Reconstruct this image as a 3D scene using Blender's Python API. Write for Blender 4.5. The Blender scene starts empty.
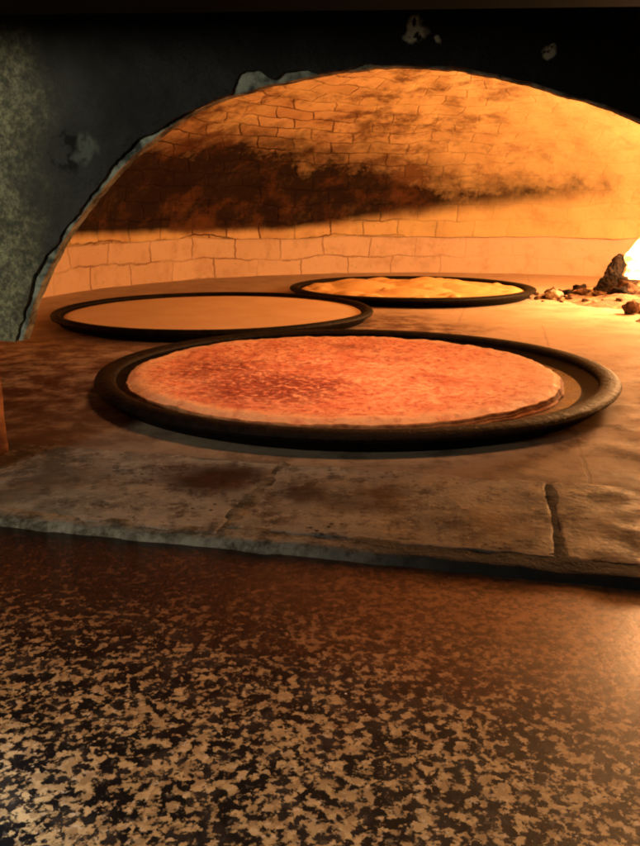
import bpy, math, random
from mathutils import Vector, noise
random.seed(7)
S = bpy.context.scene
COL = S.collection
PI = math.pi

# ------------------------------------------------------------------ frame of the oven mouth
YAW = math.radians(-13.08)
EU = Vector((math.cos(YAW), math.sin(YAW), 0))
EW = Vector((-math.sin(YAW), math.cos(YAW), 0))
M0 = Vector((0.053, 0.569, 0))
def L(u, w, z):                     # u along the oven front, w into the oven, z up
    return M0 + EU*u + EW*w + Vector((0, 0, z))
def toL(x, y):
    d = Vector((x, y, 0)) - M0
    return d.dot(EU), d.dot(EW)
CX, CY, R = 0.32, 1.66, 1.0         # oven chamber
SPRING, APEX = 0.118, 0.53
def n3(x, y, z, s=1.0):
    return noise.noise(Vector((x*s, y*s, z*s)))
def fbm(x, y, z, s=1.0, o=4):
    return noise.fractal(Vector((x*s, y*s, z*s)), 0.9, 2.1, o)
def sm(a, b, x):
    t = min(1, max(0, (x-a)/(b-a))); return t*t*(3-2*t)

# ------------------------------------------------------------------ object helpers
def mesh(name, verts, faces, mat, parent=None, smooth=True, uvs=None):
    me = bpy.data.meshes.new(name)
    me.from_pydata([tuple(v) for v in verts], [], faces)
    if uvs:
        lay = me.uv_layers.new(name='UVMap')
        for lp in me.loops:
            lay.data[lp.index].uv = uvs[lp.vertex_index]
    me.update()
    if smooth:
        for p in me.polygons: p.use_smooth = True
    o = bpy.data.objects.new(name, me); COL.objects.link(o)
    if mat: me.materials.append(mat)
    if parent:
        o.parent = parent
        o.matrix_parent_inverse = parent.matrix_basis.inverted()
    return o
def empty(name, loc):
    o = bpy.data.objects.new(name, None); COL.objects.link(o); o.location = loc
    o.empty_display_size = 0.05
    return o
def tag(o, label, cat, group=None):
    o['label'] = label; o['category'] = cat
    if group: o['group'] = group
    return o
def fix_normals(o):
    import bmesh
    bm = bmesh.new(); bm.from_mesh(o.data)
    bmesh.ops.recalc_face_normals(bm, faces=bm.faces); bm.to_mesh(o.data); bm.free()

# ------------------------------------------------------------------ material helpers
class N:
    def __init__(s, name, rough=0.8, spec=0.3):
        s.m = bpy.data.materials.new(name); s.m.use_nodes = True
        s.t = s.m.node_tree; s.b = s.t.nodes['Principled BSDF']
        s.b.inputs['Roughness'].default_value = rough
        s.b.inputs['Specular IOR Level'].default_value = spec
        tc = s.t.nodes.new('ShaderNodeTexCoord'); s.obj = tc.outputs['Object']; s.uv = tc.outputs['UV']
    def new(s, k, **kw):
        n = s.t.nodes.new(k)
        for a, v in kw.items(): setattr(n, a, v)
        return n
    def put(s, sock, v):
        if hasattr(v, 'is_output'): s.t.links.new(v, sock)
        elif isinstance(v, (tuple, list)) and len(v) == 3 and sock.type == 'RGBA': sock.default_value = (*v, 1)
        else: sock.default_value = v
    def noise(s, scale, detail=4, rough=.55, vec=None, dist=0, lac=2.0):
        n = s.new('ShaderNodeTexNoise'); s.put(n.inputs['Vector'], vec or s.obj)
        n.inputs['Scale'].default_value = scale; n.inputs['Detail'].default_value = detail
        n.inputs['Roughness'].default_value = rough; n.inputs['Distortion'].default_value = dist
        return n.outputs['Fac']
    def noisec(s, scale, detail=2, vec=None):
        n = s.new('ShaderNodeTexNoise'); s.put(n.inputs['Vector'], vec or s.obj)
        n.inputs['Scale'].default_value = scale; n.inputs['Detail'].default_value = detail
        return n.outputs['Color']
    def vor(s, scale, feature='F1', vec=None, out='Distance', rnd=1):
        n = s.new('ShaderNodeTexVoronoi', feature=feature); s.put(n.inputs['Vector'], vec or s.obj)
        n.inputs['Scale'].default_value = scale; n.inputs['Randomness'].default_value = rnd
        return n.outputs[out]
    def ramp(s, f, a, b, c0=0.0, c1=1.0, smooth=True):   # remap a..b -> c0..c1
        n = s.new('ShaderNodeMapRange', interpolation_type='SMOOTHSTEP' if smooth else 'LINEAR')
        s.put(n.inputs[0], f); s.put(n.inputs[1], a); s.put(n.inputs[2], b); s.put(n.inputs[3], c0); s.put(n.inputs[4], c1)
        return n.outputs[0]
    def mix(s, f, a, b, mode='MIX'):
        n = s.new('ShaderNodeMix', data_type='RGBA', blend_type=mode)
        s.put(n.inputs[0], f); s.put(n.inputs[6], a); s.put(n.inputs[7], b)
        return n.outputs[2]
    def math(s, op, a, b=0.0, clamp=False):
        n = s.new('ShaderNodeMath', operation=op, use_clamp=clamp)
        s.put(n.inputs[0], a); s.put(n.inputs[1], b)
        return n.outputs[0]
    def vmath(s, op, a, b=None, scale=None):
        n = s.new('ShaderNodeVectorMath', operation=op); s.put(n.inputs[0], a)
        if b is not None: s.put(n.inputs[1], b)
        if scale is not None: n.inputs['Scale'].default_value = scale
        return n.outputs['Value'] if op in ('DOT_PRODUCT', 'LENGTH', 'DISTANCE') else n.outputs['Vector']
    def sep(s, v):
        n = s.new('ShaderNodeSeparateXYZ'); s.put(n.inputs[0], v); return n.outputs
    def warp(s, scale, amt, vec=None):
        c = s.vmath('SUBTRACT', s.noisec(scale, 2, vec), (.5, .5, .5))
        return s.vmath('ADD', vec or s.obj, s.vmath('SCALE', c, scale=amt))
    def local(s):                     # oven-front coordinates u, w of a shading point
        d = s.vmath('SUBTRACT', s.obj, tuple(M0))
        return s.vmath('DOT_PRODUCT', d, tuple(EU)), s.vmath('DOT_PRODUCT', d, tuple(EW))
    def blob(s, c, r, soft=.6, vec=None):   # 1 inside a ball round c, fading at r
        d = s.vmath('DISTANCE', vec or s.obj, tuple(c))
        return s.ramp(d, r*(1-soft), r, 1, 0)
    def bump(s, h, strength=.5, dist=.002, prev=None):
        n = s.new('ShaderNodeBump'); n.inputs['Strength'].default_value = strength
        n.inputs['Distance'].default_value = dist; s.put(n.inputs['Height'], h)
        if prev is not None: s.put(n.inputs['Normal'], prev)
        return n.outputs[0]
    def done(s, color=None, rough=None, normal=None):
        if color is not None: s.put(s.b.inputs['Base Color'], color)
        if rough is not None: s.put(s.b.inputs['Roughness'], rough)
        if normal is not None: s.put(s.b.inputs['Normal'], normal)
        return s.m

# ------------------------------------------------------------------ materials
def mat_brick(name, soot):
    k = N(name, .9, .15)
    wv = k.warp(6, .05, k.uv)
    wv = k.warp(40, .012, wv)
    br = k.new('ShaderNodeTexBrick', offset=.5)
    k.put(br.inputs['Vector'], wv)
    for i, v in dict(Scale=1.0).items(): br.inputs[i].default_value = v
    br.inputs['Brick Width'].default_value = .118 if soot else .155; br.inputs['Row Height'].default_value = .054 if soot else .066
    br.inputs['Mortar Size'].default_value = .0035; br.inputs['Mortar Smooth'].default_value = .6
    br.inputs['Bias'].default_value = 0
    br.inputs['Color1'].default_value = (.66, .47, .26, 1) if soot else (.68, .52, .38, 1); br.inputs['Color2'].default_value = (.50, .32, .16, 1) if soot else (.60, .43, .30, 1)
    br.inputs['Mortar'].default_value = (.13, .06, .03, 1) if soot else (.33, .20, .13, 1)
    fade = k.noise(5, 4)
    base = k.mix(k.math('MULTIPLY', k.ramp(fade, .36, .58, .25, 1), k.ramp(k.sep(k.obj)[0], -.1, .7, 1, .12)), (.68, .52, .25) if soot else (.70, .53, .39), br.outputs['Color'])  # joints wash out towards the fire, its glare put into the colour
    base = k.mix(k.ramp(k.noise(14, 6, .65), .48, .75, 0, .55), base, (.40, .23, .12))
    base = k.mix(k.ramp(k.noise(70, 4, .7), .56, .74, 0, .5), base, (.30, .30, .07))
    if soot:
        # soot left on the vault: dense just above the springing, breaking up higher, burnt off by the fire side
        xyz = k.sep(k.obj); z = xyz[2]; x = xyz[0]
        big = k.noise(3.2, 5, .6); mid = k.noise(11, 6, .68); fine = k.noise(55, 4, .7)
        bot = k.math('ADD', k.ramp(x, -.1, .95, SPRING+.010, SPRING+.10, False), k.math('MULTIPLY', k.math('SUBTRACT', mid, .5), .022))
        lo = k.ramp(z, bot, k.math('ADD', bot, k.ramp(x, -.2, .7, .028, .08)))
        topz = k.ramp(x, -.55, 1.0, .42, .235, False)
        wob = k.math('ADD', k.math('MULTIPLY', k.math('SUBTRACT', big, .5), .22), k.math('MULTIPLY', k.math('SUBTRACT', mid, .5), .15))
        wob = k.math('ADD', wob, k.math('MULTIPLY', k.math('SUBTRACT', fine, .5), .05))
        zz = k.math('ADD', z, wob)
        hi = k.ramp(zz, k.math('SUBTRACT', topz, .17), k.math('ADD', topz, .08), 1, 0)
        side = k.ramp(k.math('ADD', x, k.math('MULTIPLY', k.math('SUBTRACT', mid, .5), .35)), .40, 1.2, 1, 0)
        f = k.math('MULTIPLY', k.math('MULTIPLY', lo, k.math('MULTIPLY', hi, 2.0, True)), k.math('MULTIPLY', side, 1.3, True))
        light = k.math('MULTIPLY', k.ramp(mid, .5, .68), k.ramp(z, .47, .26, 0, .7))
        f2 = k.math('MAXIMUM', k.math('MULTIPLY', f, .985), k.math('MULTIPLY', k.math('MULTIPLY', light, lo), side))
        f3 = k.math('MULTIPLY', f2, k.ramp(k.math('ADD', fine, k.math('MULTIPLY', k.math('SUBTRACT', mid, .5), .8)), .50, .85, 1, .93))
        base = k.mix(f3, base, (.012, .005, .004))
        # brown scorch stains in the upper bricks
        st = k.math('MULTIPLY', k.ramp(k.noise(6, 8, .75), .47, .64, 0, .85), k.ramp(x, .8, .3, 0, 1))
        base = k.mix(k.math('MULTIPLY', st, lo), base, (.11, .045, .018))
    h = k.math('ADD', k.math('MULTIPLY', br.outputs['Fac'], k.ramp(k.sep(k.obj)[0], -.1, .7, -1.0, -.15)), k.math('MULTIPLY', k.noise(60, 5, .6), .7))
    return k.done(base, .92, k.bump(h, .5 if soot else .35, .005))
M_WALL = mat_brick('fire_brick', False)
M_DOME = mat_brick('sooty_vault_brick', True)

def mat_floor():
    k = N('worn_hearth_tile', .75, .25)
    u, w = k.local()
    cmb = k.new('ShaderNodeCombineXYZ'); k.put(cmb.inputs[0], u); k.put(cmb.inputs[1], w)
    br = k.new('ShaderNodeTexBrick', offset=.5); k.put(br.inputs['Vector'], k.warp(30, .006, cmb.outputs[0]))
    br.inputs['Scale'].default_value = 1; br.inputs['Brick Width'].default_value = .30; br.inputs['Row Height'].default_value = .30
    br.inputs['Mortar Size'].default_value = .002; br.inputs['Mortar Smooth'].default_value = .5
    c = k.mix(k.noise(9, 6, .65), (.36, .26, .19), (.62, .48, .36))
    c = k.mix(k.ramp(k.noise(60, 5, .7), .5, .75, 0, .5), c, (.25, .16, .11))
    c = k.mix(k.math('MULTIPLY', br.outputs['Fac'], .28), c, (.14, .08, .05))
    dirt = k.math('MULTIPLY', k.ramp(k.noise(22, 7, .72), .46, .64), k.ramp(w, .75, .1, .15, .8))
    c = k.mix(dirt, c, (.10, .065, .045))
    c = k.mix(k.math('MULTIPLY', k.ramp(k.noise(95, 4, .7), .56, .68), k.ramp(w, .5, .05, 0, .6)), c, (.55, .48, .38))
    # pale swept ash near the fire, soot smears between the pans and at the mouth's corner, shade painted left of the nearest pan
    ash = k.blob((.75, 1.62, 0), .55, .8)
    c = k.mix(k.math('MULTIPLY', ash, k.ramp(k.noise(12, 6, .7), .35, .6)), c, (.72, .62, .48))
    sw = k.warp(14, .09)
    for p, r, a in (((.10, 1.46, 0), .20, .9), ((.22, 1.36, 0), .12, .8), ((-.27, .70, 0), .16, .55), ((-.50, .92, 0), .62, 1.0), ((-.35, .75, 0), .25, .7), ((-.26, .615, 0), .06, .9)):
        f = k.math('MULTIPLY', k.blob(p, r, .8, sw), k.ramp(k.noise(26, 5, .7), .36, .62, .1, 1))
        c = k.mix(k.math('MULTIPLY', f, a), c, (.085, .022, .012))
    c = k.mix(k.math('MULTIPLY', k.ramp(w, .22, -.02), .35), c, (.33, .27, .20))
    h = k.math('ADD', k.math('MULTIPLY', br.outputs['Fac'], -.2), k.noise(80, 5, .6))
    return k.done(c, k.ramp(k.noise(20, 3), .3, .7, .55, .85), k.bump(h, .3, .002))
M_FLOOR = mat_floor()

def mat_slab():
    k = N('worn_sill_stone', .7, .3)
    u, w = k.local()
    c = k.mix(k.ramp(k.noise(16, 6, .65), .32, .68), (.36, .33, .28), (.62, .57, .49))
    c = k.mix(k.ramp(k.noise(38, 8, .75), .47, .63, 0, .85), c, (.10, .07, .05))
    c = k.mix(k.ramp(k.noise(9, 5, .6), .5, .66, 0, .55), c, (.17, .115, .08))
    c = k.mix(k.ramp(k.noise(105, 6, .75), .50, .62, 0, .8), c, (.66, .60, .49))
    c = k.mix(k.ramp(k.noise(75, 6, .8), .55, .66, 0, .85), c, (.06, .042, .03))
    sp = k.math('SUBTRACT', 1.0, k.ramp(k.vor(120), .10, .26))
    c = k.mix(k.math('MULTIPLY', sp, k.ramp(k.noise(20, 2), .52, .6)), c, (.05, .035, .025))
    sw = k.warp(40, .03)
    # burnt reddish-brown grease stains
    for uu, ww, r, a in ((-.13, -.035, .038, .95), (-.115, -.015, .025, .9), (-.055, -.045, .022, .8), (-.02, -.06, .02, .6), (-.16, -.02, .03, .5),
                         (.0, -.035, .02, .9), (.006, -.06, .018, .7), (.08, -.07, .03, .5), (-.25, -.06, .04, .45), (.20, -.08, .03, .5), (.26, -.05, .035, .6)):
        f = k.math('MULTIPLY', k.blob(L(uu, ww, 0), r*1.25, .75, sw), k.ramp(k.noise(55, 4, .7), .24, .44, .4, 1))
        c = k.mix(k.math('MULTIPLY', f, a), c, (.065, .022, .012))
    # black crumbs of soot at the corner of the mouth, grey-green greasy ash in front of the pan
    f = k.math('MULTIPLY', k.blob(L(-.33, -.015, 0), .10, .7, sw), k.ramp(k.noise(48, 5, .7), .42, .56))
    c = k.mix(k.math('MULTIPLY', f, .95), c, (.012, .009, .008))
    f = k.math('MULTIPLY', k.blob(L(-.02, .03, 0), .16, .8, sw), k.ramp(k.noise(32, 4, .6), .40, .6))
    c = k.mix(k.math('MULTIPLY', f, .25), c, (.20, .23, .20))
    c = k.mix(k.math('MULTIPLY', k.ramp(u, -.12, -.32), k.ramp(k.noise(12, 5, .65), .4, .62)), c, (.15, .13, .095))
    h = k.math('ADD', k.noise(55, 6, .65), k.math('MULTIPLY', k.noise(220, 3), .35))
    return k.done(c, k.ramp(k.noise(30, 3), .35, .65, .5, .85), k.bump(h, .35, .0022))
M_SLAB = mat_slab()

def mat_mortar():
    k = N('grey_mortar', .85, .25)
    u, w = k.local()
    c = k.mix(k.noise(40, 6, .7), (.018, .017, .016), (.085, .078, .066))
    lite = k.ramp(k.math('ADD', u, k.math('MULTIPLY', k.math('SUBTRACT', k.noise(25, 4), .5), .2)), -.05, .06, 1, 0)
    c = k.mix(lite, c, k.mix(k.ramp(k.noise(50, 7, .75), .38, .62), (.10, .08, .055), (.44, .38, .29)))
    return k.done(c, .85, k.bump(k.noise(110, 5, .7), .7, .003))
M_MORTAR = mat_mortar()

def mat_granite():
    k = N('speckled_granite', .3, .5)
    u, w = k.local()
    v = k.warp(420, .0035)
    cells = k.sep(k.vor(360, 'F1', v, 'Color'))
    a = k.noise(205, 3, .62)
    b = k.noise(620, 4, .7)
    f = k.math('ADD', k.math('MULTIPLY', k.math('SUBTRACT', cells[0], .5), .20), a)
    f = k.math('ADD', f, k.math('MULTIPLY', k.math('SUBTRACT', b, .5), .30))
    f = k.math('ADD', f, k.math('MULTIPLY', k.math('SUBTRACT', k.noise(62, 3), .5), .34))
    nearness = k.ramp(w, -.17, -.33)              # the mouth's end is burnt and greasy, its darkening partly painted hood shade
    th = k.math('SUBTRACT', k.ramp(nearness, 0, 1, .60, .51, False), k.math('MULTIPLY', k.math('SUBTRACT', k.noise(7, 4, .6), .5), .10))
    chip = k.ramp(f, k.math('SUBTRACT', th, .05), k.math('ADD', th, .075))
    tan = k.mix(k.noise(150, 4, .6), (.34, .22, .09), (.82, .60, .31))
    tan = k.mix(k.ramp(k.noise(380, 2), .55, .7, 0, .6), tan, (.72, .62, .48))
    scorched = k.mix(k.noise(60, 4), (.16, .065, .03), (.30, .14, .06))
    tan = k.mix(k.ramp(cells[1], .2, .95, 0, .65), tan, (.26, .16, .075))
    tan = k.mix(nearness, scorched, tan)
    dark = k.mix(k.ramp(k.noise(70, 4), .45, .65), (.008, .008, .009), (.035, .03, .026))
    dark = k.mix(k.math('MULTIPLY', k.ramp(k.noise(230, 2), .62, .7), .8), dark, (.10, .085, .065))
    c = k.mix(chip, dark, tan)
    burn_and_light = k.math('MULTIPLY', k.ramp(k.math('ADD', w, k.math('MULTIPLY', k.math('SUBTRACT', k.noise(14, 5, .65), .5), .16)), -.33, -.17), k.ramp(f, .50, .66, .96, .62))
    c = k.mix(burn_and_light, c, k.mix(k.ramp(k.math('ADD', u, k.math('MULTIPLY', k.math('SUBTRACT', k.noise(18, 5), .5), .14)), -.14, .22), k.mix(k.ramp(b, .40, .62), (.008, .004, .003), (.065, .022, .012)), k.mix(k.ramp(f, .38, .62), (.13, .045, .018), (.46, .20, .08))))  # burnt film, dark at left, with the fire's glow painted in at right
    salt = k.math('MULTIPLY', k.ramp(k.vor(75), .05, .03), k.ramp(k.noise(13, 2), .56, .6))
    c = k.mix(salt, c, (.8, .76, .7))
    haze = k.math('MULTIPLY', k.blob(L(-.20, -.30, -.012), .03, .9, k.warp(30, .03)), .35)
    c = k.mix(haze, c, (.25, .27, .26))
    k.put(k.b.inputs['Specular IOR Level'], k.ramp(w, -.17, -.27, .30, .05))
    rgh = k.math('ADD', k.ramp(w, -.18, -.33, .34, .5), k.math('MULTIPLY', k.math('SUBTRACT', k.noise(40, 4), .5), .14))
    h = k.math('ADD', k.noise(300, 3), k.math('MULTIPLY', chip, .25))
    return k.done(c, rgh, k.bump(h, .22, .0012))
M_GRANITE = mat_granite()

def mat_front():
    k = N('sooty_front_plate', .65, .35)
    u, w = k.local(); z = k.sep(k.obj)[2]
    c = k.mix(k.noise(14, 5, .6), (.006, .007, .008), (.020, .022, .023))
    big = k.math('MULTIPLY', k.math('SUBTRACT', k.noise(9, 5, .65), .5), .16)
    uu = k.math('ADD', u, big)
    c = k.mix(k.math('MULTIPLY', k.ramp(uu, -.17, -.27), .9), c, k.mix(k.noise(30, 5, .65), (.024, .026, .024), (.080, .082, .072)))
    lich = k.math('MULTIPLY', k.ramp(k.math('ADD', u, k.math('MULTIPLY', big, .8)), -.255, -.325), k.ramp(k.noise(85, 6, .75), .36, .62, .25, 1))
    c = k.mix(lich, c, k.mix(k.ramp(k.noise(230, 6, .8), .38, .62), (.13, .135, .08), (.46, .44, .26)))
    c = k.mix(k.math('MULTIPLY', k.ramp(z, .31, .345), .8), c, (.006, .006, .007))
    # small flakes off the paint
    sw = k.warp(70, .02)
    for p, r in (((.012, .3115), .009), ((.010, .319), .006), ((.026, .308), .004), ((.097, .299), .005)):
        f = k.math('MULTIPLY', k.blob(L(p[0], 0, p[1]), r, .5, sw), k.ramp(k.noise(140, 3), .42, .5))
        c = k.mix(f, c, (.75, .78, .62))
    for p, r in (((-.252, .243), .018), ((-.236, .243), .013)):
        f = k.math('MULTIPLY', k.blob(L(p[0], 0, p[1]), r, .4, sw), k.ramp(k.noise(90, 4), .40, .52))
        c = k.mix(f, c, (.11, .125, .11) if r < .015 else (.005, .006, .006))
    h = k.math('ADD', k.noise(70, 6, .7), k.math('MULTIPLY', k.noise(260, 3), .4))
    return k.done(c, k.ramp(k.noise(25, 3), .3, .7, .5, .85), k.bump(h, .8, .004))
M_FRONT = mat_front()

def simple(name, c0, c1, scale, rough=.8, spec=.3, bump=.4, bs=90, bd=.002, metal=0):
    k = N(name, rough, spec)
    c = k.mix(k.ramp(k.noise(scale, 6, .65), .35, .65), c0, c1)
    k.b.inputs['Metallic'].default_value = metal
    return k.done(c, rough, k.bump(k.noise(bs, 5, .65), bump, bd))
M_LIP = simple('grey_chipped_plaster', (.05, .06, .054), (.42, .46, .39), 60, .9, .2, .7, 120, .003)
M_PIER = simple('old_brick_pier', (.10, .04, .02), (.34, .16, .08), 45, .9, .2, .6, 60, .004)
M_HOOD = simple('black_hood_steel', (.002, .002, .002), (.005, .005, .005), 20, .8, .1)
M_IRON = simple('black_iron', (.0025, .002, .002), (.007, .004, .0035), 40, .6, .10, .5, 130, .0015)
M_RIM = simple('oiled_black_iron_rim', (.002, .0015, .0015), (.010, .006, .0045), 60, .55, .12, .9, 120, .003)
M_CHAR = simple('charred_wood', (.006, .005, .004), (.035, .02, .014), 45, .9, .2, .8, 70, .006)
M_ASH = simple('pale_wood_ash', (.35, .25, .17), (.75, .62, .48), 60, .95, .1, .8, 120, .004)
M_CRUMB = simple('charcoal_crumb', (.035, .016, .010), (.20, .11, .065), 70, .9, .1, .7, 120, .003)

def mat_panfloor():
    k = N('oily_pan_base', .35, .5)
    c = k.mix(k.noise(30, 5, .65), (.03, .012, .006), (.14, .06, .025))
    return k.done(c, k.ramp(k.noise(60, 4), .3, .7, .25, .55), k.bump(k.noise(90, 4), .3, .002))
M_PANFLOOR = mat_panfloor()

def mat_bread():
    k = N('baked_chickpea_flatbread', .6, .35)
    c = k.mix(k.ramp(k.noise(40, 5, .65), .35, .68), (.85, .29, .16), (.96, .51, .30))
    c = k.mix(k.ramp(k.noise(110, 6, .78), .46, .60, 0, .9), c, (.46, .085, .045))
    c = k.mix(k.ramp(k.noise(17, 6, .7), .50, .64, 0, .55), c, (.50, .10, .05))
    c = k.mix(k.ramp(k.noise(330, 3, .7), .58, .7, 0, .55), c, (.93, .55, .40))
    sw = k.warp(16, .10); sw = k.warp(60, .03, sw)
    for p, r, a in (((-.04, .82, .02), .13, 1.0), ((-.02, .80, .02), .08, .9), ((-.09, .84, .02), .07, .6), ((.02, .84, .02), .06, .6), ((-.12, .93, .02), .08, .9), ((-.16, .88, .02), .05, .7), ((.12, .86, .02), .05, .5), ((.05, 1.06, .02), .05, .6), ((.09, .98, .02), .05, .6), ((-.04, .95, .02), .06, .35)):
        f = k.math('MULTIPLY', k.blob(p, r, .85, sw), k.ramp(k.noise(130, 5, .75), .38, .56))
        c = k.mix(k.math('MULTIPLY', f, a), c, (.19, .020, .012))
    rd = k.vmath('DISTANCE', k.warp(25, .02), (.027, .915, .018))
    c = k.mix(k.math('MULTIPLY', k.ramp(rd, .215, .243), k.ramp(k.noise(50, 4), .3, .55, .2, .75)), c, (.95, .60, .36))
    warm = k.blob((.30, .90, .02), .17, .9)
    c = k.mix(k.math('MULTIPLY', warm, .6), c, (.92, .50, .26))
    h = k.math('ADD', k.noise(160, 6, .72), k.math('MULTIPLY', k.noise(45, 4), .8))
    return k.done(c, k.ramp(k.noise(80, 3), .3, .7, .45, .75), k.bump(h, .8, .005))
M_BREAD = mat_bread()
def mat_batter(name, c0, c1, bump, spots):
    k = N(name, .45, .4)
    c = k.mix(k.ramp(k.noise(11, 6, .65), .35, .65), c0, c1)
    c = k.mix(k.ramp(k.noise(190, 4, .7), .55, .7, 0, .35), c, (c0[0]*.75, c0[1]*.62, c0[2]*.5))
    k2 = k.ramp(k.vor(60), .05, .16, .45, 0)
    c = k.mix(k.math('MULTIPLY', k2, k.ramp(k.noise(10, 3), .45, .6)), c, (c0[0]*.8, c0[1]*.6, c0[2]*.45))
    if not spots:
        c = k.mix(k.ramp(k.vmath('DISTANCE', k.warp(20, .02), (-.199, 1.49, .015)), .255, .285, 0, .5), c, (.5, .24, .10))
    if spots:
        c = k.mix(k.ramp(k.noise(22, 5, .65), .55, .7, 0, .6), c, (.55, .24, .08))
    return k.done(c, .48, k.bump(k.noise(120, 4, .6), bump, .002))
M_BATTER = mat_batter('wet_chickpea_batter', (.82, .58, .37), (.90, .68, .46), .3, False)
M_BLIST = mat_batter('blistered_chickpea_batter', (.80, .50, .20), (.86, .60, .28), .35, True)
M_CRUST = simple('brown_crust_edge', (.30, .10, .04), (.62, .30, .13), 70, .7, .3, .7, 150, .003)

def mat_flame(name, core, strength):
    k = N(name)
    lw = k.new('ShaderNodeLayerWeight'); lw.inputs[0].default_value = .35
    e = k.new('ShaderNodeEmission')
    c = k.mix(lw.outputs['Facing'], core, (1, .22, .02))
    c = k.mix(k.ramp(k.noise(30, 4, .6, None, 1.0), .42, .62), c, (.9, .28, .04))
    k.put(e.inputs[0], c); k.put(e.inputs[1], strength)
    k.t.links.new(e.outputs[0], k.t.nodes['Material Output'].inputs[0])
    return k.m
M_FLAME = mat_flame('flame', (1, .66, .28), 8.0)
def mat_ember():
    k = N('glowing_ember', .9, .1)
    g = k.ramp(k.noise(26, 5, .7), .50, .66)
    c = k.mix(k.noise(50, 4), (.06, .03, .02), (.5, .36, .26))
    k.put(k.b.inputs['Emission Color'], (1, .22, .03)); k.put(k.b.inputs['Emission Strength'], k.math('MULTIPLY', g, 2.5))
    return k.done(c, .9, k.bump(k.noise(80, 5), .8, .005))
M_EMBER = mat_ember()

# ------------------------------------------------------------------ hearth floor (setting)
def grid_sheet(name, u0, u1, w0, w1, z, du, mat, amp, kind=None, parent=None):
    nu = int((u1-u0)/du)+1; nw = int((w1-w0)/du)+1
    vs, fs = [], []
    for j in range(nw+1):
        for i in range(nu+1):
            u = u0+(u1-u0)*i/nu; w = w0+(w1-w0)*j/nw
            vs.append(L(u, w, z+amp*fbm(u, w, 3.1, 14, 4)))
    for j in range(nw):
        for i in range(nu):
            a = j*(nu+1)+i; fs.append((a, a+1, a+nu+2, a+nu+1))
    o = mesh(name, vs, fs, mat, parent)
    if kind: o['kind'] = kind
    return o
SLAB_BACK = .020
grid_sheet('hearth_floor', -1.45, 1.45, SLAB_BACK-.006, 2.45, 0, .02, M_FLOOR, .0008, 'structure')

# ------------------------------------------------------------------ oven
oven = tag(empty('brick_oven', L(0, 0, 0)), 'wood-fired brick oven with sooty domed vault behind a blackened arched mouth', 'oven')
# chamber: drum wall and dome, open towards the mouth
def opening(ang):                      # True where the ring is left open for the mouth
    p = Vector((CX+R*math.cos(ang), CY+R*math.sin(ang), 0)); u, w = toL(p.x, p.y)
    return w < .36
NA = 240
angs = [2*PI*i/NA for i in range(NA+1)]
def ring_mesh(name, prof, mat, amp):
    vs, fs, uv = [], [], []
    arc = 0; last = None
    rows = []
    for r, z in prof:
        if last: arc += math.hypot(r-last[0], z-last[1])
        last = (r, z); rows.append((r, z, arc))
    for (r, z, a) in rows:
        for t in angs:
            d = amp*fbm(math.cos(t)*R, math.sin(t)*R, a, 6, 4)
            rr = r*(1+d)
            vs.append(Vector((CX+rr*math.cos(t), CY+rr*math.sin(t), z+d*.5)))
            uv.append(((t-PI/2)*R*max(.55, r), a))
    n = NA+1
    for j in range(len(rows)-1):
        for i in range(NA):
            if rows[j+1][1] < .44 and (opening(angs[i]) or opening(angs[i+1])): continue
            a = j*n+i; fs.append((a, a+n, a+n+1, a+1))
    return mesh(name, vs, fs, mat, oven, uvs=uv)
ring_mesh('chamber_wall', [(R+.004, -.01), (R+.002, .04), (R, .09), (R-.002, SPRING+.004)], M_WALL, .005)
prof = []
for i in range(41):
    t = (PI/2)*i/40
    prof.append(((R-.012)*max(.004, math.cos(t)**.9), SPRING+(APEX-SPRING)*math.sin(t)**1.05))
ring_mesh('vault', prof, M_DOME, .012)

# front: plaster arch ring and the black coat laid over it, with a ragged chipped edge
ARCH = [(-0.3086, 0.0947), (-0.2965, 0.1214), (-0.2797, 0.1521), (-0.2623, 0.1771), (-0.2403, 0.2013), (-0.2131, 0.2274), (-0.1833, 0.2496), (-0.1509, 0.2681), (-0.1239, 0.2774), (-0.0904, 0.2849), (-0.0544, 0.2901), (-0.0265, 0.2929), (0.0008, 0.2931), (0.0342, 0.2906), (0.0669, 0.284), (0.0992, 0.275), (0.131, 0.265), (0.1563, 0.2548), (0.19, 0.238), (0.222, 0.217), (0.25, 0.192), (0.275, 0.163), (0.295, 0.13), (0.308, 0.0947)]
def arch_at(s):                        # s in 0..1 over the polyline, smooth
    f = s*(len(ARCH)-1); i = min(int(f), len(ARCH)-2); t = f-i
    p = [ARCH[max(0, min(len(ARCH)-1, i+k))] for k in (-1, 0, 1, 2)]
    def cr(a, b, c, d): return .5*((2*b)+(-a+c)*t+(2*a-5*b+4*c-d)*t*t+(-a+3*b-3*c+d)*t**3)
    return tuple(cr(p[0][k], p[1][k], p[2][k], p[3][k]) for k in (0, 1))
NS = 420
arch = [arch_at(i/NS) for i in range(NS+1)]
nor = []
for i in range(NS+1):
    a = arch[max(0, i-4)]; b = arch[min(NS, i+4)]
    dx, dz = b[0]-a[0], b[1]-a[1]; l = math.hypot(dx, dz); nor.append((-dz/l, dx/l))
ZB = arch[0][1]
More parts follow.
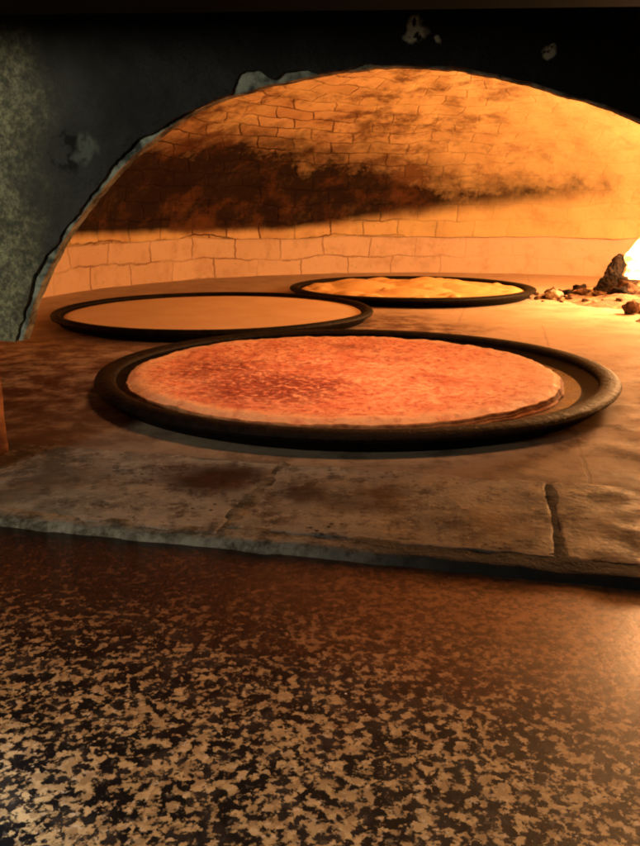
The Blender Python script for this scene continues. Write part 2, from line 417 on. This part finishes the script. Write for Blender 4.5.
def front_sheet(name, inner, mat, w0, w1, seedz):
    """plate with the arch cut out of it: inner edge list, outwards to a big rectangle, thickness w0..w1"""
    rows = [0, .006, .014, .03, .06, .12, .25, .6, 1.0]
    vs, fs = [], []
    n = NS+1
    def outer(i):
        u, z = inner[i]; s = i/NS
        # target on the outer rectangle
        if s < .3: return (-1.35, ZB+(1.05-ZB)*sm(0, .3, s))
        if s > .7: return (1.35, ZB+(1.05-ZB)*sm(0, .3, 1-s))
        return (-1.35+2.7*(s-.3)/.4, 1.05)
    for r in rows:
        for i in range(n):
            u, z = inner[i]; ou, oz = outer(i)
            l = math.hypot(ou-u, oz-z)
            k = r if r > .03 else r/l
            if r in (.006, .014, .03): k = r/l
            uu, zz = u+(ou-u)*k, z+(oz-z)*k
            rag = .0016*fbm(uu, zz, seedz, 30, 4) if r > 0 else .0010*fbm(uu, zz, seedz, 60, 3)
            vs.append(L(uu, w0+rag, zz))
    nr = len(rows)
    for j in range(nr-1):
        for i in range(NS):
            a = j*n+i; fs.append((a, a+1, a+n+1, a+n))
    # reveal (thickness) along the inner edge and along the bottom
    base = len(vs)
    for i in range(n):
        u, z = inner[i]; vs.append(L(u+.0012*n3(u, z, 1, 90), w0+(w1-w0)*.5, z+.0012*n3(u, z, 5, 90)))
    for i in range(n):
        u, z = inner[i]; vs.append(L(u, w1, z))
    for i in range(NS):
        fs.append((i, base+i, base+i+1, i+1)); fs.append((base+i, base+n+i, base+n+i+1, base+i+1))
    for e in (0, NS):
        b2 = len(vs); col = [j*n+e for j in range(nr)]
        for c in col:
            p = vs[c]; q = p + EW*(w1-w0); vs.append(q)
        for j in range(nr-1): fs.append((col[j], col[j+1], b2+j+1, b2+j))
    o = mesh(name, vs, fs, mat, oven); fix_normals(o)
    for p in o.data.polygons: p.use_smooth = False
    return o
lip_in = [(u+.0009*fbm(u, z, 2, 70, 3), z+.0009*fbm(u, z, 8, 70, 3)) for u, z in arch]
front_sheet('arch_lip', lip_in, M_LIP, .003, .013, 4.0)
CHIP = (.24, .375)
def chip_width(i):
    u, z = arch[i]; s = i/NS
    # widths of bare plaster along the edge
    w = .0010
    w += .0060*(1-sm(.02, .30, s))*(.75+.5*n3(u, z, 1, 18))
    w += .0040*math.exp(-((s-CHIP[0])/.035)**2)
    w += .0095*math.exp(-((s-CHIP[1])/.016)**4)
    w += .0035*math.exp(-((s-CHIP[1]-.03)/.02)**2)
    w += (.0028 if s < .5 else .0007)*fbm(u, z, 6, 50, 5)
    return max(.0004, w)
coat_in = [(arch[i][0]+nor[i][0]*chip_width(i), arch[i][1]+nor[i][1]*chip_width(i)) for i in range(NS+1)]
coat_in[0] = (coat_in[0][0], ZB); coat_in[-1] = (coat_in[-1][0], ZB)
front_sheet('front_plate', coat_in, M_FRONT, 0, .0026, 9.0)

def block(name, u0, u1, w0, w1, z0, z1, mat, parent, jit=.0, div=8, bev=.004, slope=0):
    import bmesh
    bm = bmesh.new(); bmesh.ops.create_cube(bm, size=1)
    for v in bm.verts:
        v.co = Vector((u0 if v.co.x < 0 else u1, w0 if v.co.y < 0 else w1, z0 if v.co.z < 0 else z1))
    bmesh.ops.bevel(bm, geom=bm.edges[:], offset=bev, segments=2, affect='EDGES')
    if div: bmesh.ops.subdivide_edges(bm, edges=[e for e in bm.edges if e.calc_length() > .02], cuts=div, use_grid_fill=True)
    for v in bm.verts:
        c = v.co.copy()
        if jit: c += Vector((n3(c.x, c.y, c.z, 35), n3(c.y, c.z, c.x, 35), n3(c.z, c.x, c.y, 35)))*jit
        v.co = L(c.x, c.y, c.z+slope*c.x)
    me = bpy.data.meshes.new(name); bm.normal_update(); bm.to_mesh(me); bm.free()
    o = bpy.data.objects.new(name, me); COL.objects.link(o); me.materials.append(mat)
    for p in me.polygons: p.use_smooth = True
    if parent: o.parent = parent; o.matrix_parent_inverse = parent.matrix_basis.inverted()
    return o
block('pier', -.62, -.3265, -.11, -.002, -.006, ZB-.002, M_PIER, oven, .0009)
block('pier', .42, .72, -.11, -.002, -.006, ZB-.002, M_PIER, oven, .0035)
block('smoke_hood', -1.3, 1.3, -.27, -.001, .3265, .58, M_HOOD, oven, .0, 0, .003, -.039)

# ------------------------------------------------------------------ sill of stone slabs in front of the mouth
SF = -.145
sill = tag(empty('stone_sill', L(0, SF, 0)), 'worn grey-brown stone slab sill between granite counter and oven mouth', 'sill')
def slab(u0, u1, w0, w1):
    def ed(i, n, l):
        q = [0, .0007/l, .002/l, .004/l]
        if i < 4: return q[i]
        if n-i < 4: return 1-q[n-i]
        return q[3]+(1-2*q[3])*(i-3)/(n-6)
    n = 60; m = 34
    vs, fs = [], []
    for j in range(m+1):
        for i in range(n+1):
            a, b = ed(i, n, u1-u0), ed(j, m, w1-w0)
            u = u0+(u1-u0)*a; w = w0+(w1-w0)*b
            e = min(a*(u1-u0), (1-a)*(u1-u0), b*(w1-w0), (1-b)*(w1-w0))
            u += .0013*fbm(u, w, 1, 60, 4)*(1 if e < .005 else .3); w += .0022*fbm(u, w, 5, 60, 4)*(1 if e < .005 else .3)
            z = .0004+.0012*fbm(u, w, 2, 18, 5)-.0010*(1-sm(0, .0025, e))
            if j in (0, m) or i in (0, n): z = -.012
            vs.append(L(u, w, z))
    for j in range(m):
        for i in range(n):
            a = j*(n+1)+i; fs.append((a, a+1, a+n+2, a+n+1))
    return mesh('slab', vs, fs, M_SLAB, sill)
us = [-.72, -.51, -.30, -.090, .120, .330, .54, .75, .96]
for a, b in zip(us[:-1], us[1:]):
    gap = .0009
    front = -.133 if b < 0 else -.121
    slab(a+gap, b-gap, front, SLAB_BACK)
# mortar bed under and before the slabs
n, m = 260, 40
vs, fs = [], []
for j in range(m+1):
    for i in range(n+1):
        u = -.9+1.8*i/n; b = j/m
        w = SF+(SLAB_BACK+.004-SF)*b
        w += .0036*fbm(u, 0, 7, 40, 5)*(1-b)
        je = min(min(abs(u-q) for q in us), abs(w-(-.133 if u < -.09 else -.121))) if w > -.121 else 0
        z = .0002+.0010*fbm(u, w, 9, 40, 4)-.004*sm(.006, .012, je)
        if j == 0: z = -.010
        elif j == 1: z -= .0015
        vs.append(L(u, w, z))
for j in range(m):
    for i in range(n):
        a = j*(n+1)+i; fs.append((a, a+1, a+n+2, a+n+1))
mesh('mortar', vs, fs, M_MORTAR, sill)

# ------------------------------------------------------------------ granite counter
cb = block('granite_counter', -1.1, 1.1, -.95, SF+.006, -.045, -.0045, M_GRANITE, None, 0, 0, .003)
tag(cb, 'speckled tan and black granite counter scorched and tinted with shade towards the oven mouth', 'counter')

# ------------------------------------------------------------------ pans
def lathe(name, prof, mat, parent, c, seg=160, wob=.0):
    vs, fs = [], []
    for r, z in prof:
        for i in range(seg):
            t = 2*PI*i/seg
            k = 1+wob*n3(math.cos(t)*2, math.sin(t)*2, c[0]*9)
            vs.append(Vector((c[0]+r*k*math.cos(t), c[1]+r*k*math.sin(t), c[2]+z+wob*.25*n3(math.cos(t)*1.3, math.sin(t)*1.3, c[1]*7+3))))
    for j in range(len(prof)-1):
        for i in range(seg):
            a = j*seg+i; b = j*seg+(i+1) % seg
            fs.append((a, b, b+seg, a+seg))
    if prof[0][0] < .01: fs.append(tuple(range(seg))[::-1])
    if prof[-1][0] < .01: fs.append(tuple((len(prof)-1)*seg+i for i in range(seg)))
    return mesh(name, vs, fs, mat, parent)
RIMZ = .018
def pan(c, label, rimw=.0085, floor=False):
    t = tag(empty('round_pan', c), label, 'pan', 'black iron pans on the oven floor')
    o = [(.004, -.0012), (.278, -.0012), (.284, .0005), (.291, RIMZ-.004), (.293, RIMZ-.003), (.290, RIMZ-.001), (.284, RIMZ-.002), (.264, .0055), (.258, .0046), (.004, .0046)]
    lathe('pan_body', o, M_IRON, t, c, wob=.004)
    ring = []
    for i in range(13):
        a = 2*PI*i/12
        ring.append((.300-rimw+rimw*math.cos(a), RIMZ-.003+.0055*math.sin(a)))
    lathe('rolled_rim', ring, M_RIM, t, c, wob=.004)
    if floor:
        lathe('oil_film', [(.004, .0056), (.20, .0056), (.2585, .0058)], M_PANFLOOR, t, c)
    return t
P1, P2, P3 = (.041, .915, 0.0022), (-.199, 1.490, 0.0022), (.225, 1.945, 0.0022)
pan(P1, 'nearest and largest-looking black iron pan, holding the browned flatbread', .0118, True)
pan(P2, 'black iron pan at back left filled with smooth wet batter', .0090)
pan(P3, 'farthest black iron pan, by the back wall, holding blistered yellow batter', .0125)

def food(name, c, rad, ztop, mat, bump, edge, thick, seed, parent=None):
    NR, NT = 70, 260
    vs, fs = [], []
    vs.append(Vector((c[0], c[1], c[2]+ztop+bump(0, 0))))
    for j in range(1, NR+1):
        for i in range(NT):
            t = 2*PI*i/NT
            rr = rad*(1+edge*(fbm(math.cos(t), math.sin(t), seed, 2.2, 5)*.6+.4*fbm(math.cos(t), math.sin(t), seed+4, 9, 4)))
            r = rr*j/NR
            x, y = r*math.cos(t), r*math.sin(t)
            z = ztop+bump(x, y)
            q = j/NR
            z -= .0035*sm(.965, 1, q)
            vs.append(Vector((c[0]+x, c[1]+y, c[2]+z)))
    for i in range(NT): fs.append((0, 1+i, 1+(i+1) % NT))
    for j in range(NR-1):
        for i in range(NT):
            a = 1+j*NT+i; b = 1+j*NT+(i+1) % NT
            fs.append((a, a+NT, b+NT, b))
    o = mesh(name, vs, fs, mat, parent)
    rim = [vs[1+(NR-1)*NT+i] for i in range(NT)]
    return o, rim
def bump1(x, y):
    r = math.hypot(x, y)/.25
    return .0016*fbm(x, y, 1, 22, 5)+.0011*fbm(x, y, 4, 80, 3)+.0022*sm(.80, .96, r)
bc = (P1[0]-.014, P1[1]+.000, P1[2])
fl, rim = food('flatbread', bc, .249, .0150, M_BREAD, bump1, .022, .01, 3.3)
tag(fl, 'round browned reddish flatbread with mottled rough top in the nearest pan', 'flatbread')
# layered crust edge of the nearest flatbread
NT = len(rim); vs, fs = [], []
lay = [(0, 0), (.0016, -.0012), (.0004, -.0024), (.0030, -.0034), (.0016, -.0050), (.0048, -.0062), (.0050, -.0085)]
for (dr, dz) in lay:
    for i, p in enumerate(rim):
        d = Vector((p.x-bc[0], p.y-bc[1], 0)).normalized()
        k = .7+.8*abs(n3(d.x*2.2, d.y*2.2, dz*90))
        vs.append(Vector((p.x, p.y, max(P1[2]+.0062, p.z+dz)))+d*dr*k)
for j in range(len(lay)-1):
    for i in range(NT):
        a = j*NT+i; b = j*NT+(i+1) % NT; fs.append((a, a+NT, b+NT, b))
mesh('crust_edge', vs, fs, M_CRUST, fl)

def bump2(x, y): return .0004*fbm(x, y, 2, 8, 3)
b2, _ = food('batter', P2, .283, .0128, M_BATTER, bump2, .002, .01, 1.1)
tag(b2, 'smooth flat orange layer of unbaked batter in the back left pan', 'batter')
blis = []
rnd = random.Random(5)
for i in range(46):
    a = rnd.uniform(0, 2*PI); r = .255*math.sqrt(rnd.random())
    blis.append((r*math.cos(a), r*math.sin(a), rnd.uniform(.018, .06), rnd.uniform(.003, .010)))
blis += [(-.12, .05, .09, .015), (.05, .12, .10, .014), (.13, -.04, .08, .011), (-.02, -.10, .08, .009)]
def bump3(x, y):
    z = .0012*fbm(x, y, 6, 20, 4)
    for bx, by, br, bh in blis:
        d = math.hypot(x-bx, y-by)/br
        if d < 1: z = max(z, bh*(1-d*d)**1.4+.0008*fbm(x, y, 2, 40, 3))
    return z*(1-sm(.9, 1.0, math.hypot(x, y)/.274))
b3, _ = food('batter', P3, .274, .0128, M_BLIST, bump3, .003, .01, 6.1)
tag(b3, 'yellow half-baked batter swollen with blisters in the farthest pan', 'batter')

# ------------------------------------------------------------------ the fire at the right of the chamber
def log(a, b, r, label, seed):
    a, b = Vector(a), Vector(b); ax = (b-a).normalized()
    s1 = ax.orthogonal().normalized(); s2 = ax.cross(s1)
    vs, fs = [], []; NL, NT = 60, 64
    for j in range(NL+1):
        for i in range(NT):
            t = 2*PI*i/NT; q = j/NL
            rr = r*(1-.25*q)*(1+.22*fbm(math.cos(t), math.sin(t), q*3+seed, 1.6, 4)+.16*fbm(math.cos(t)*2, math.sin(t)*2, q*6+seed, 2.6, 5))
            if j in (0, NL): rr *= .75
            vs.append(a+(b-a)*q+(s1*math.cos(t)+s2*math.sin(t))*rr)
    for j in range(NL):
        for i in range(NT):
            k = j*NT+i; m_ = j*NT+(i+1) % NT; fs.append((k, m_, m_+NT, k+NT))
    o = mesh('log', vs, fs, M_CHAR)
    e = len(vs); ends = []
    for q, j in ((a, 0), (b, NL)):
        ring = [vs[j*NT+i] for i in range(NT)]
        f = [tuple(range(NT))]
        ends.append(mesh('cut_end', ring, f if j else [tuple(range(NT))[::-1]], M_EMBER, o, smooth=False))
    fix_normals(o)
    tag(o, label, 'log'); return o
log((.662, 1.85, .008), (.722, 1.90, .092), .021, 'charred log leaning up to the right at the left end of the fire', 1.0)
log((.74, 1.72, .030), (1.10, 1.80, .05), .034, 'charred log lying flat at the foot of the flames', 2.0)
log((.80, 1.95, .04), (1.12, 1.76, .15), .036, 'burning log crossing behind the flames', 3.0)

def flame():
    vs, fs = [], []
    for (x, y, z0, h, r, lx, ly, sd) in ((.698, 1.775, .058, .085, .020, .015, .01, 1), (.725, 1.80, .050, .16, .030, .02, .01, 8), (.83, 1.87, .05, .24, .055, .05, .0, 2), (.91, 1.84, .05, .28, .07, .02, .02, 3),
                                        (.99, 1.86, .05, .22, .06, -.02, .02, 4), (.87, 1.76, .05, .16, .045, .05, .02, 5), (1.05, 1.80, .05, .16, .05, .0, .0, 6)):
        NL, NT = 18, 18; base = len(vs)
        for j in range(NL+1):
            q = j/NL; rr = r*(math.sin(PI*min(1, q*.9+.22))**.8)*(1-q)**.55+.001
            for i in range(NT):
                t = 2*PI*i/NT
                k = 1+.35*fbm(math.cos(t), math.sin(t), q*2.4+sd*7, 1.5, 3)
                sway = .03*q*math.sin(q*5+sd)
                vs.append(Vector((x+lx*q+sway+rr*k*math.cos(t), y+ly*q+rr*k*math.sin(t), z0+.72*h*q)))
        for j in range(NL):
            for i in range(NT):
                a = base+j*NT+i; b = base+j*NT+(i+1) % NT; fs.append((a, b, b+NT, a+NT))
    o = mesh('flames', vs, fs, M_FLAME); return tag(o, 'white-hot flames rising from the logs at the right of the oven', 'fire')
flame()

def lump(r, seed, squash=.65):
    import bmesh
    bm = bmesh.new(); bmesh.ops.create_icosphere(bm, subdivisions=3, radius=1)
    for v in bm.verts:
        c = v.co.copy(); k = 1+.50*fbm(c.x+seed*5, c.y, c.z, 1.5, 4)-.35*abs(fbm(c.x, c.y+seed*3, c.z, 1.1, 2))
        c = c*k; c.z *= squash; v.co = c*r
    return bm
def chunk(name, x, y, r, mat, label, cat, group, seed, squash=.65, z=None):
    bm = lump(1, seed, squash); me = bpy.data.meshes.new(name); bm.to_mesh(me); bm.free()
    me.materials.append(mat)
    for v in me.vertices: v.co *= r
    for p in me.polygons: p.use_smooth = True
    zmin = min(v.co.z for v in me.vertices)
    o = bpy.data.objects.new(name, me); COL.objects.link(o); o.location = (x, y, (-zmin-.0015) if z is None else z)
    o.rotation_euler.z = seed*1.7
    return tag(o, label, cat, group)
rnd = random.Random(11)
G = 'charcoal and embers scattered round the fire'
# bed of ash and embers the fire stands on
vs, fs = [], []; NR, NT = 30, 120
for j in range(NR+1):
    for i in range(NT):
        t = 2*PI*i/NT; q = j/NR
        rad = (.36+.07*fbm(math.cos(t), math.sin(t), 1, 2, 4))*q
        x, y = .90+rad*1.05*math.cos(t), 1.85+rad*.75*math.sin(t)
        vs.append(Vector((x, y, .045*(1-q**1.6)+.010*fbm(x, y, 1, 22, 5)*(1-q**3)-.002)))
for j in range(NR):
    for i in range(NT):
        a = j*NT+i; b = j*NT+(i+1) % NT; fs.append((a, a+NT, b+NT, b))
bed = mesh('ember_bed', vs, fs, M_EMBER); bed['kind'] = 'stuff'
tag(bed, 'heap of ash and glowing embers under the burning logs', 'embers')
big = [(.615, 1.84, .020), (.585, 1.86, .015), (.64, 1.80, .019), (.675, 1.77, .024), (.63, 1.90, .022), (.56, 1.90, .014), (.70, 1.80, .034), (.745, 1.755, .030), (.665, 1.835, .022), (.80, 1.69, .030), (.77, 1.78, .036), (.83, 1.73, .036), (.72, 1.87, .03), (.88, 1.67, .034)]
for i, (x, y, r) in enumerate(big):
    chunk('charcoal', x, y, r, M_CRUMB if i in (0, 2, 5, 6, 9) else M_CHAR, 'large dark lump of charcoal heaped against the burning logs', 'charcoal', G, i+1.3, .7, None if i < 10 else .03)
for i in range(110):
    a = rnd.uniform(0, 1)
    a = a**.7; x = .48+.30*a+rnd.uniform(-.02, .02); y = 1.87+rnd.gauss(0, .05)-.12*a
    chunk('charcoal', x, y, rnd.uniform(.004, .012)*(0.5+a), rnd.choice([M_CRUMB, M_CRUMB, M_ASH, M_CHAR]), 'small crumb of charcoal in the trail left of the fire', 'charcoal', 'crumbs of charcoal left of the fire', i+20.1)
chunk('charcoal', .62, 1.56, .016, M_CRUMB, 'lone rounded ember on the bare floor in front of the fire', 'ember', None, 61.0, .8)
chunk('ash_lump', .655, 1.575, .017, M_ASH, 'pale lump of ash beside the lone ember in front of the fire', 'ash', None, 64.0, .6)
chunk('ash_lump', .545, 1.835, .020, M_ASH, 'pale ash lump in the charcoal trail left of the fire', 'ash', None, 66.0, .55)
chunk('ash_lump', .60, 1.45, .010, M_ASH, 'small pale ash flake nearest the big pan on the right', 'ash', None, 69.0, .4)

# ------------------------------------------------------------------ light
def point(name, loc, col, e, r):
    d = bpy.data.lights.new(name, 'POINT'); d.color = col; d.energy = e; d.shadow_soft_size = r; d.specular_factor = .25
    o = bpy.data.objects.new(name, d); COL.objects.link(o); o.location = loc; return o
point('fire_light', (.90, 1.70, .27), (1, .49, .19), 34, .07)
def spot(name, loc, tgt, col, e, ang, blend, r):
    d = bpy.data.lights.new(name, 'SPOT'); d.color = col; d.energy = e; d.spot_size = math.radians(ang); d.spot_blend = blend; d.shadow_soft_size = r
    o = bpy.data.objects.new(name, d); COL.objects.link(o); o.location = loc
    o.rotation_euler = (Vector(tgt)-Vector(loc)).to_track_quat('-Z', 'Y').to_euler(); return o
spot('kitchen_lamp', (-.30, -.02, 1.25), (-.11, .13, 0), (1, .95, .84), 26, 40, 1, .12)
spot('bread_fill', (.08, .69, .385), (.03, .89, 0), (1, .45, .19), 14.5, 86, 1, .15)  # unseen warm fill added to brighten the nearest bread
spot('side_lamp', (-.75, -.25, .42), (-.30, .62, .20), (1, .93, .70), 14.0, 52, 1, .06)
spot('sheen_spot', (-.30, .05, .55), (-.145, .205, 0), (.85, .94, 1), 28, 11, 1, .03)  # added narrow spot standing in for a window's pale reflection

w = bpy.data.worlds.new('World'); S.world = w; w.use_nodes = True
w.node_tree.nodes['Background'].inputs[0].default_value = (.8, .85, .9, 1)
w.node_tree.nodes['Background'].inputs[1].default_value = .012

# ------------------------------------------------------------------ camera
cam = bpy.data.cameras.new('Camera'); co = bpy.data.objects.new('Camera', cam); COL.objects.link(co); S.camera = co
co.location = (0, 0, .199); co.rotation_euler = (math.radians(90-15.2), 0, 0)
cam.sensor_fit = 'VERTICAL'; cam.sensor_height = 24; cam.lens = 780/846*24
cam.clip_start = .01; cam.clip_end = 100
S.view_settings.view_transform = 'Standard'; S.view_settings.look = 'None'; S.view_settings.exposure = 0
S.cycles.filter_width = 2.0; S.cycles.max_bounces = 8; S.cycles.diffuse_bounces = 6; S.cycles.sample_clamp_indirect = 6
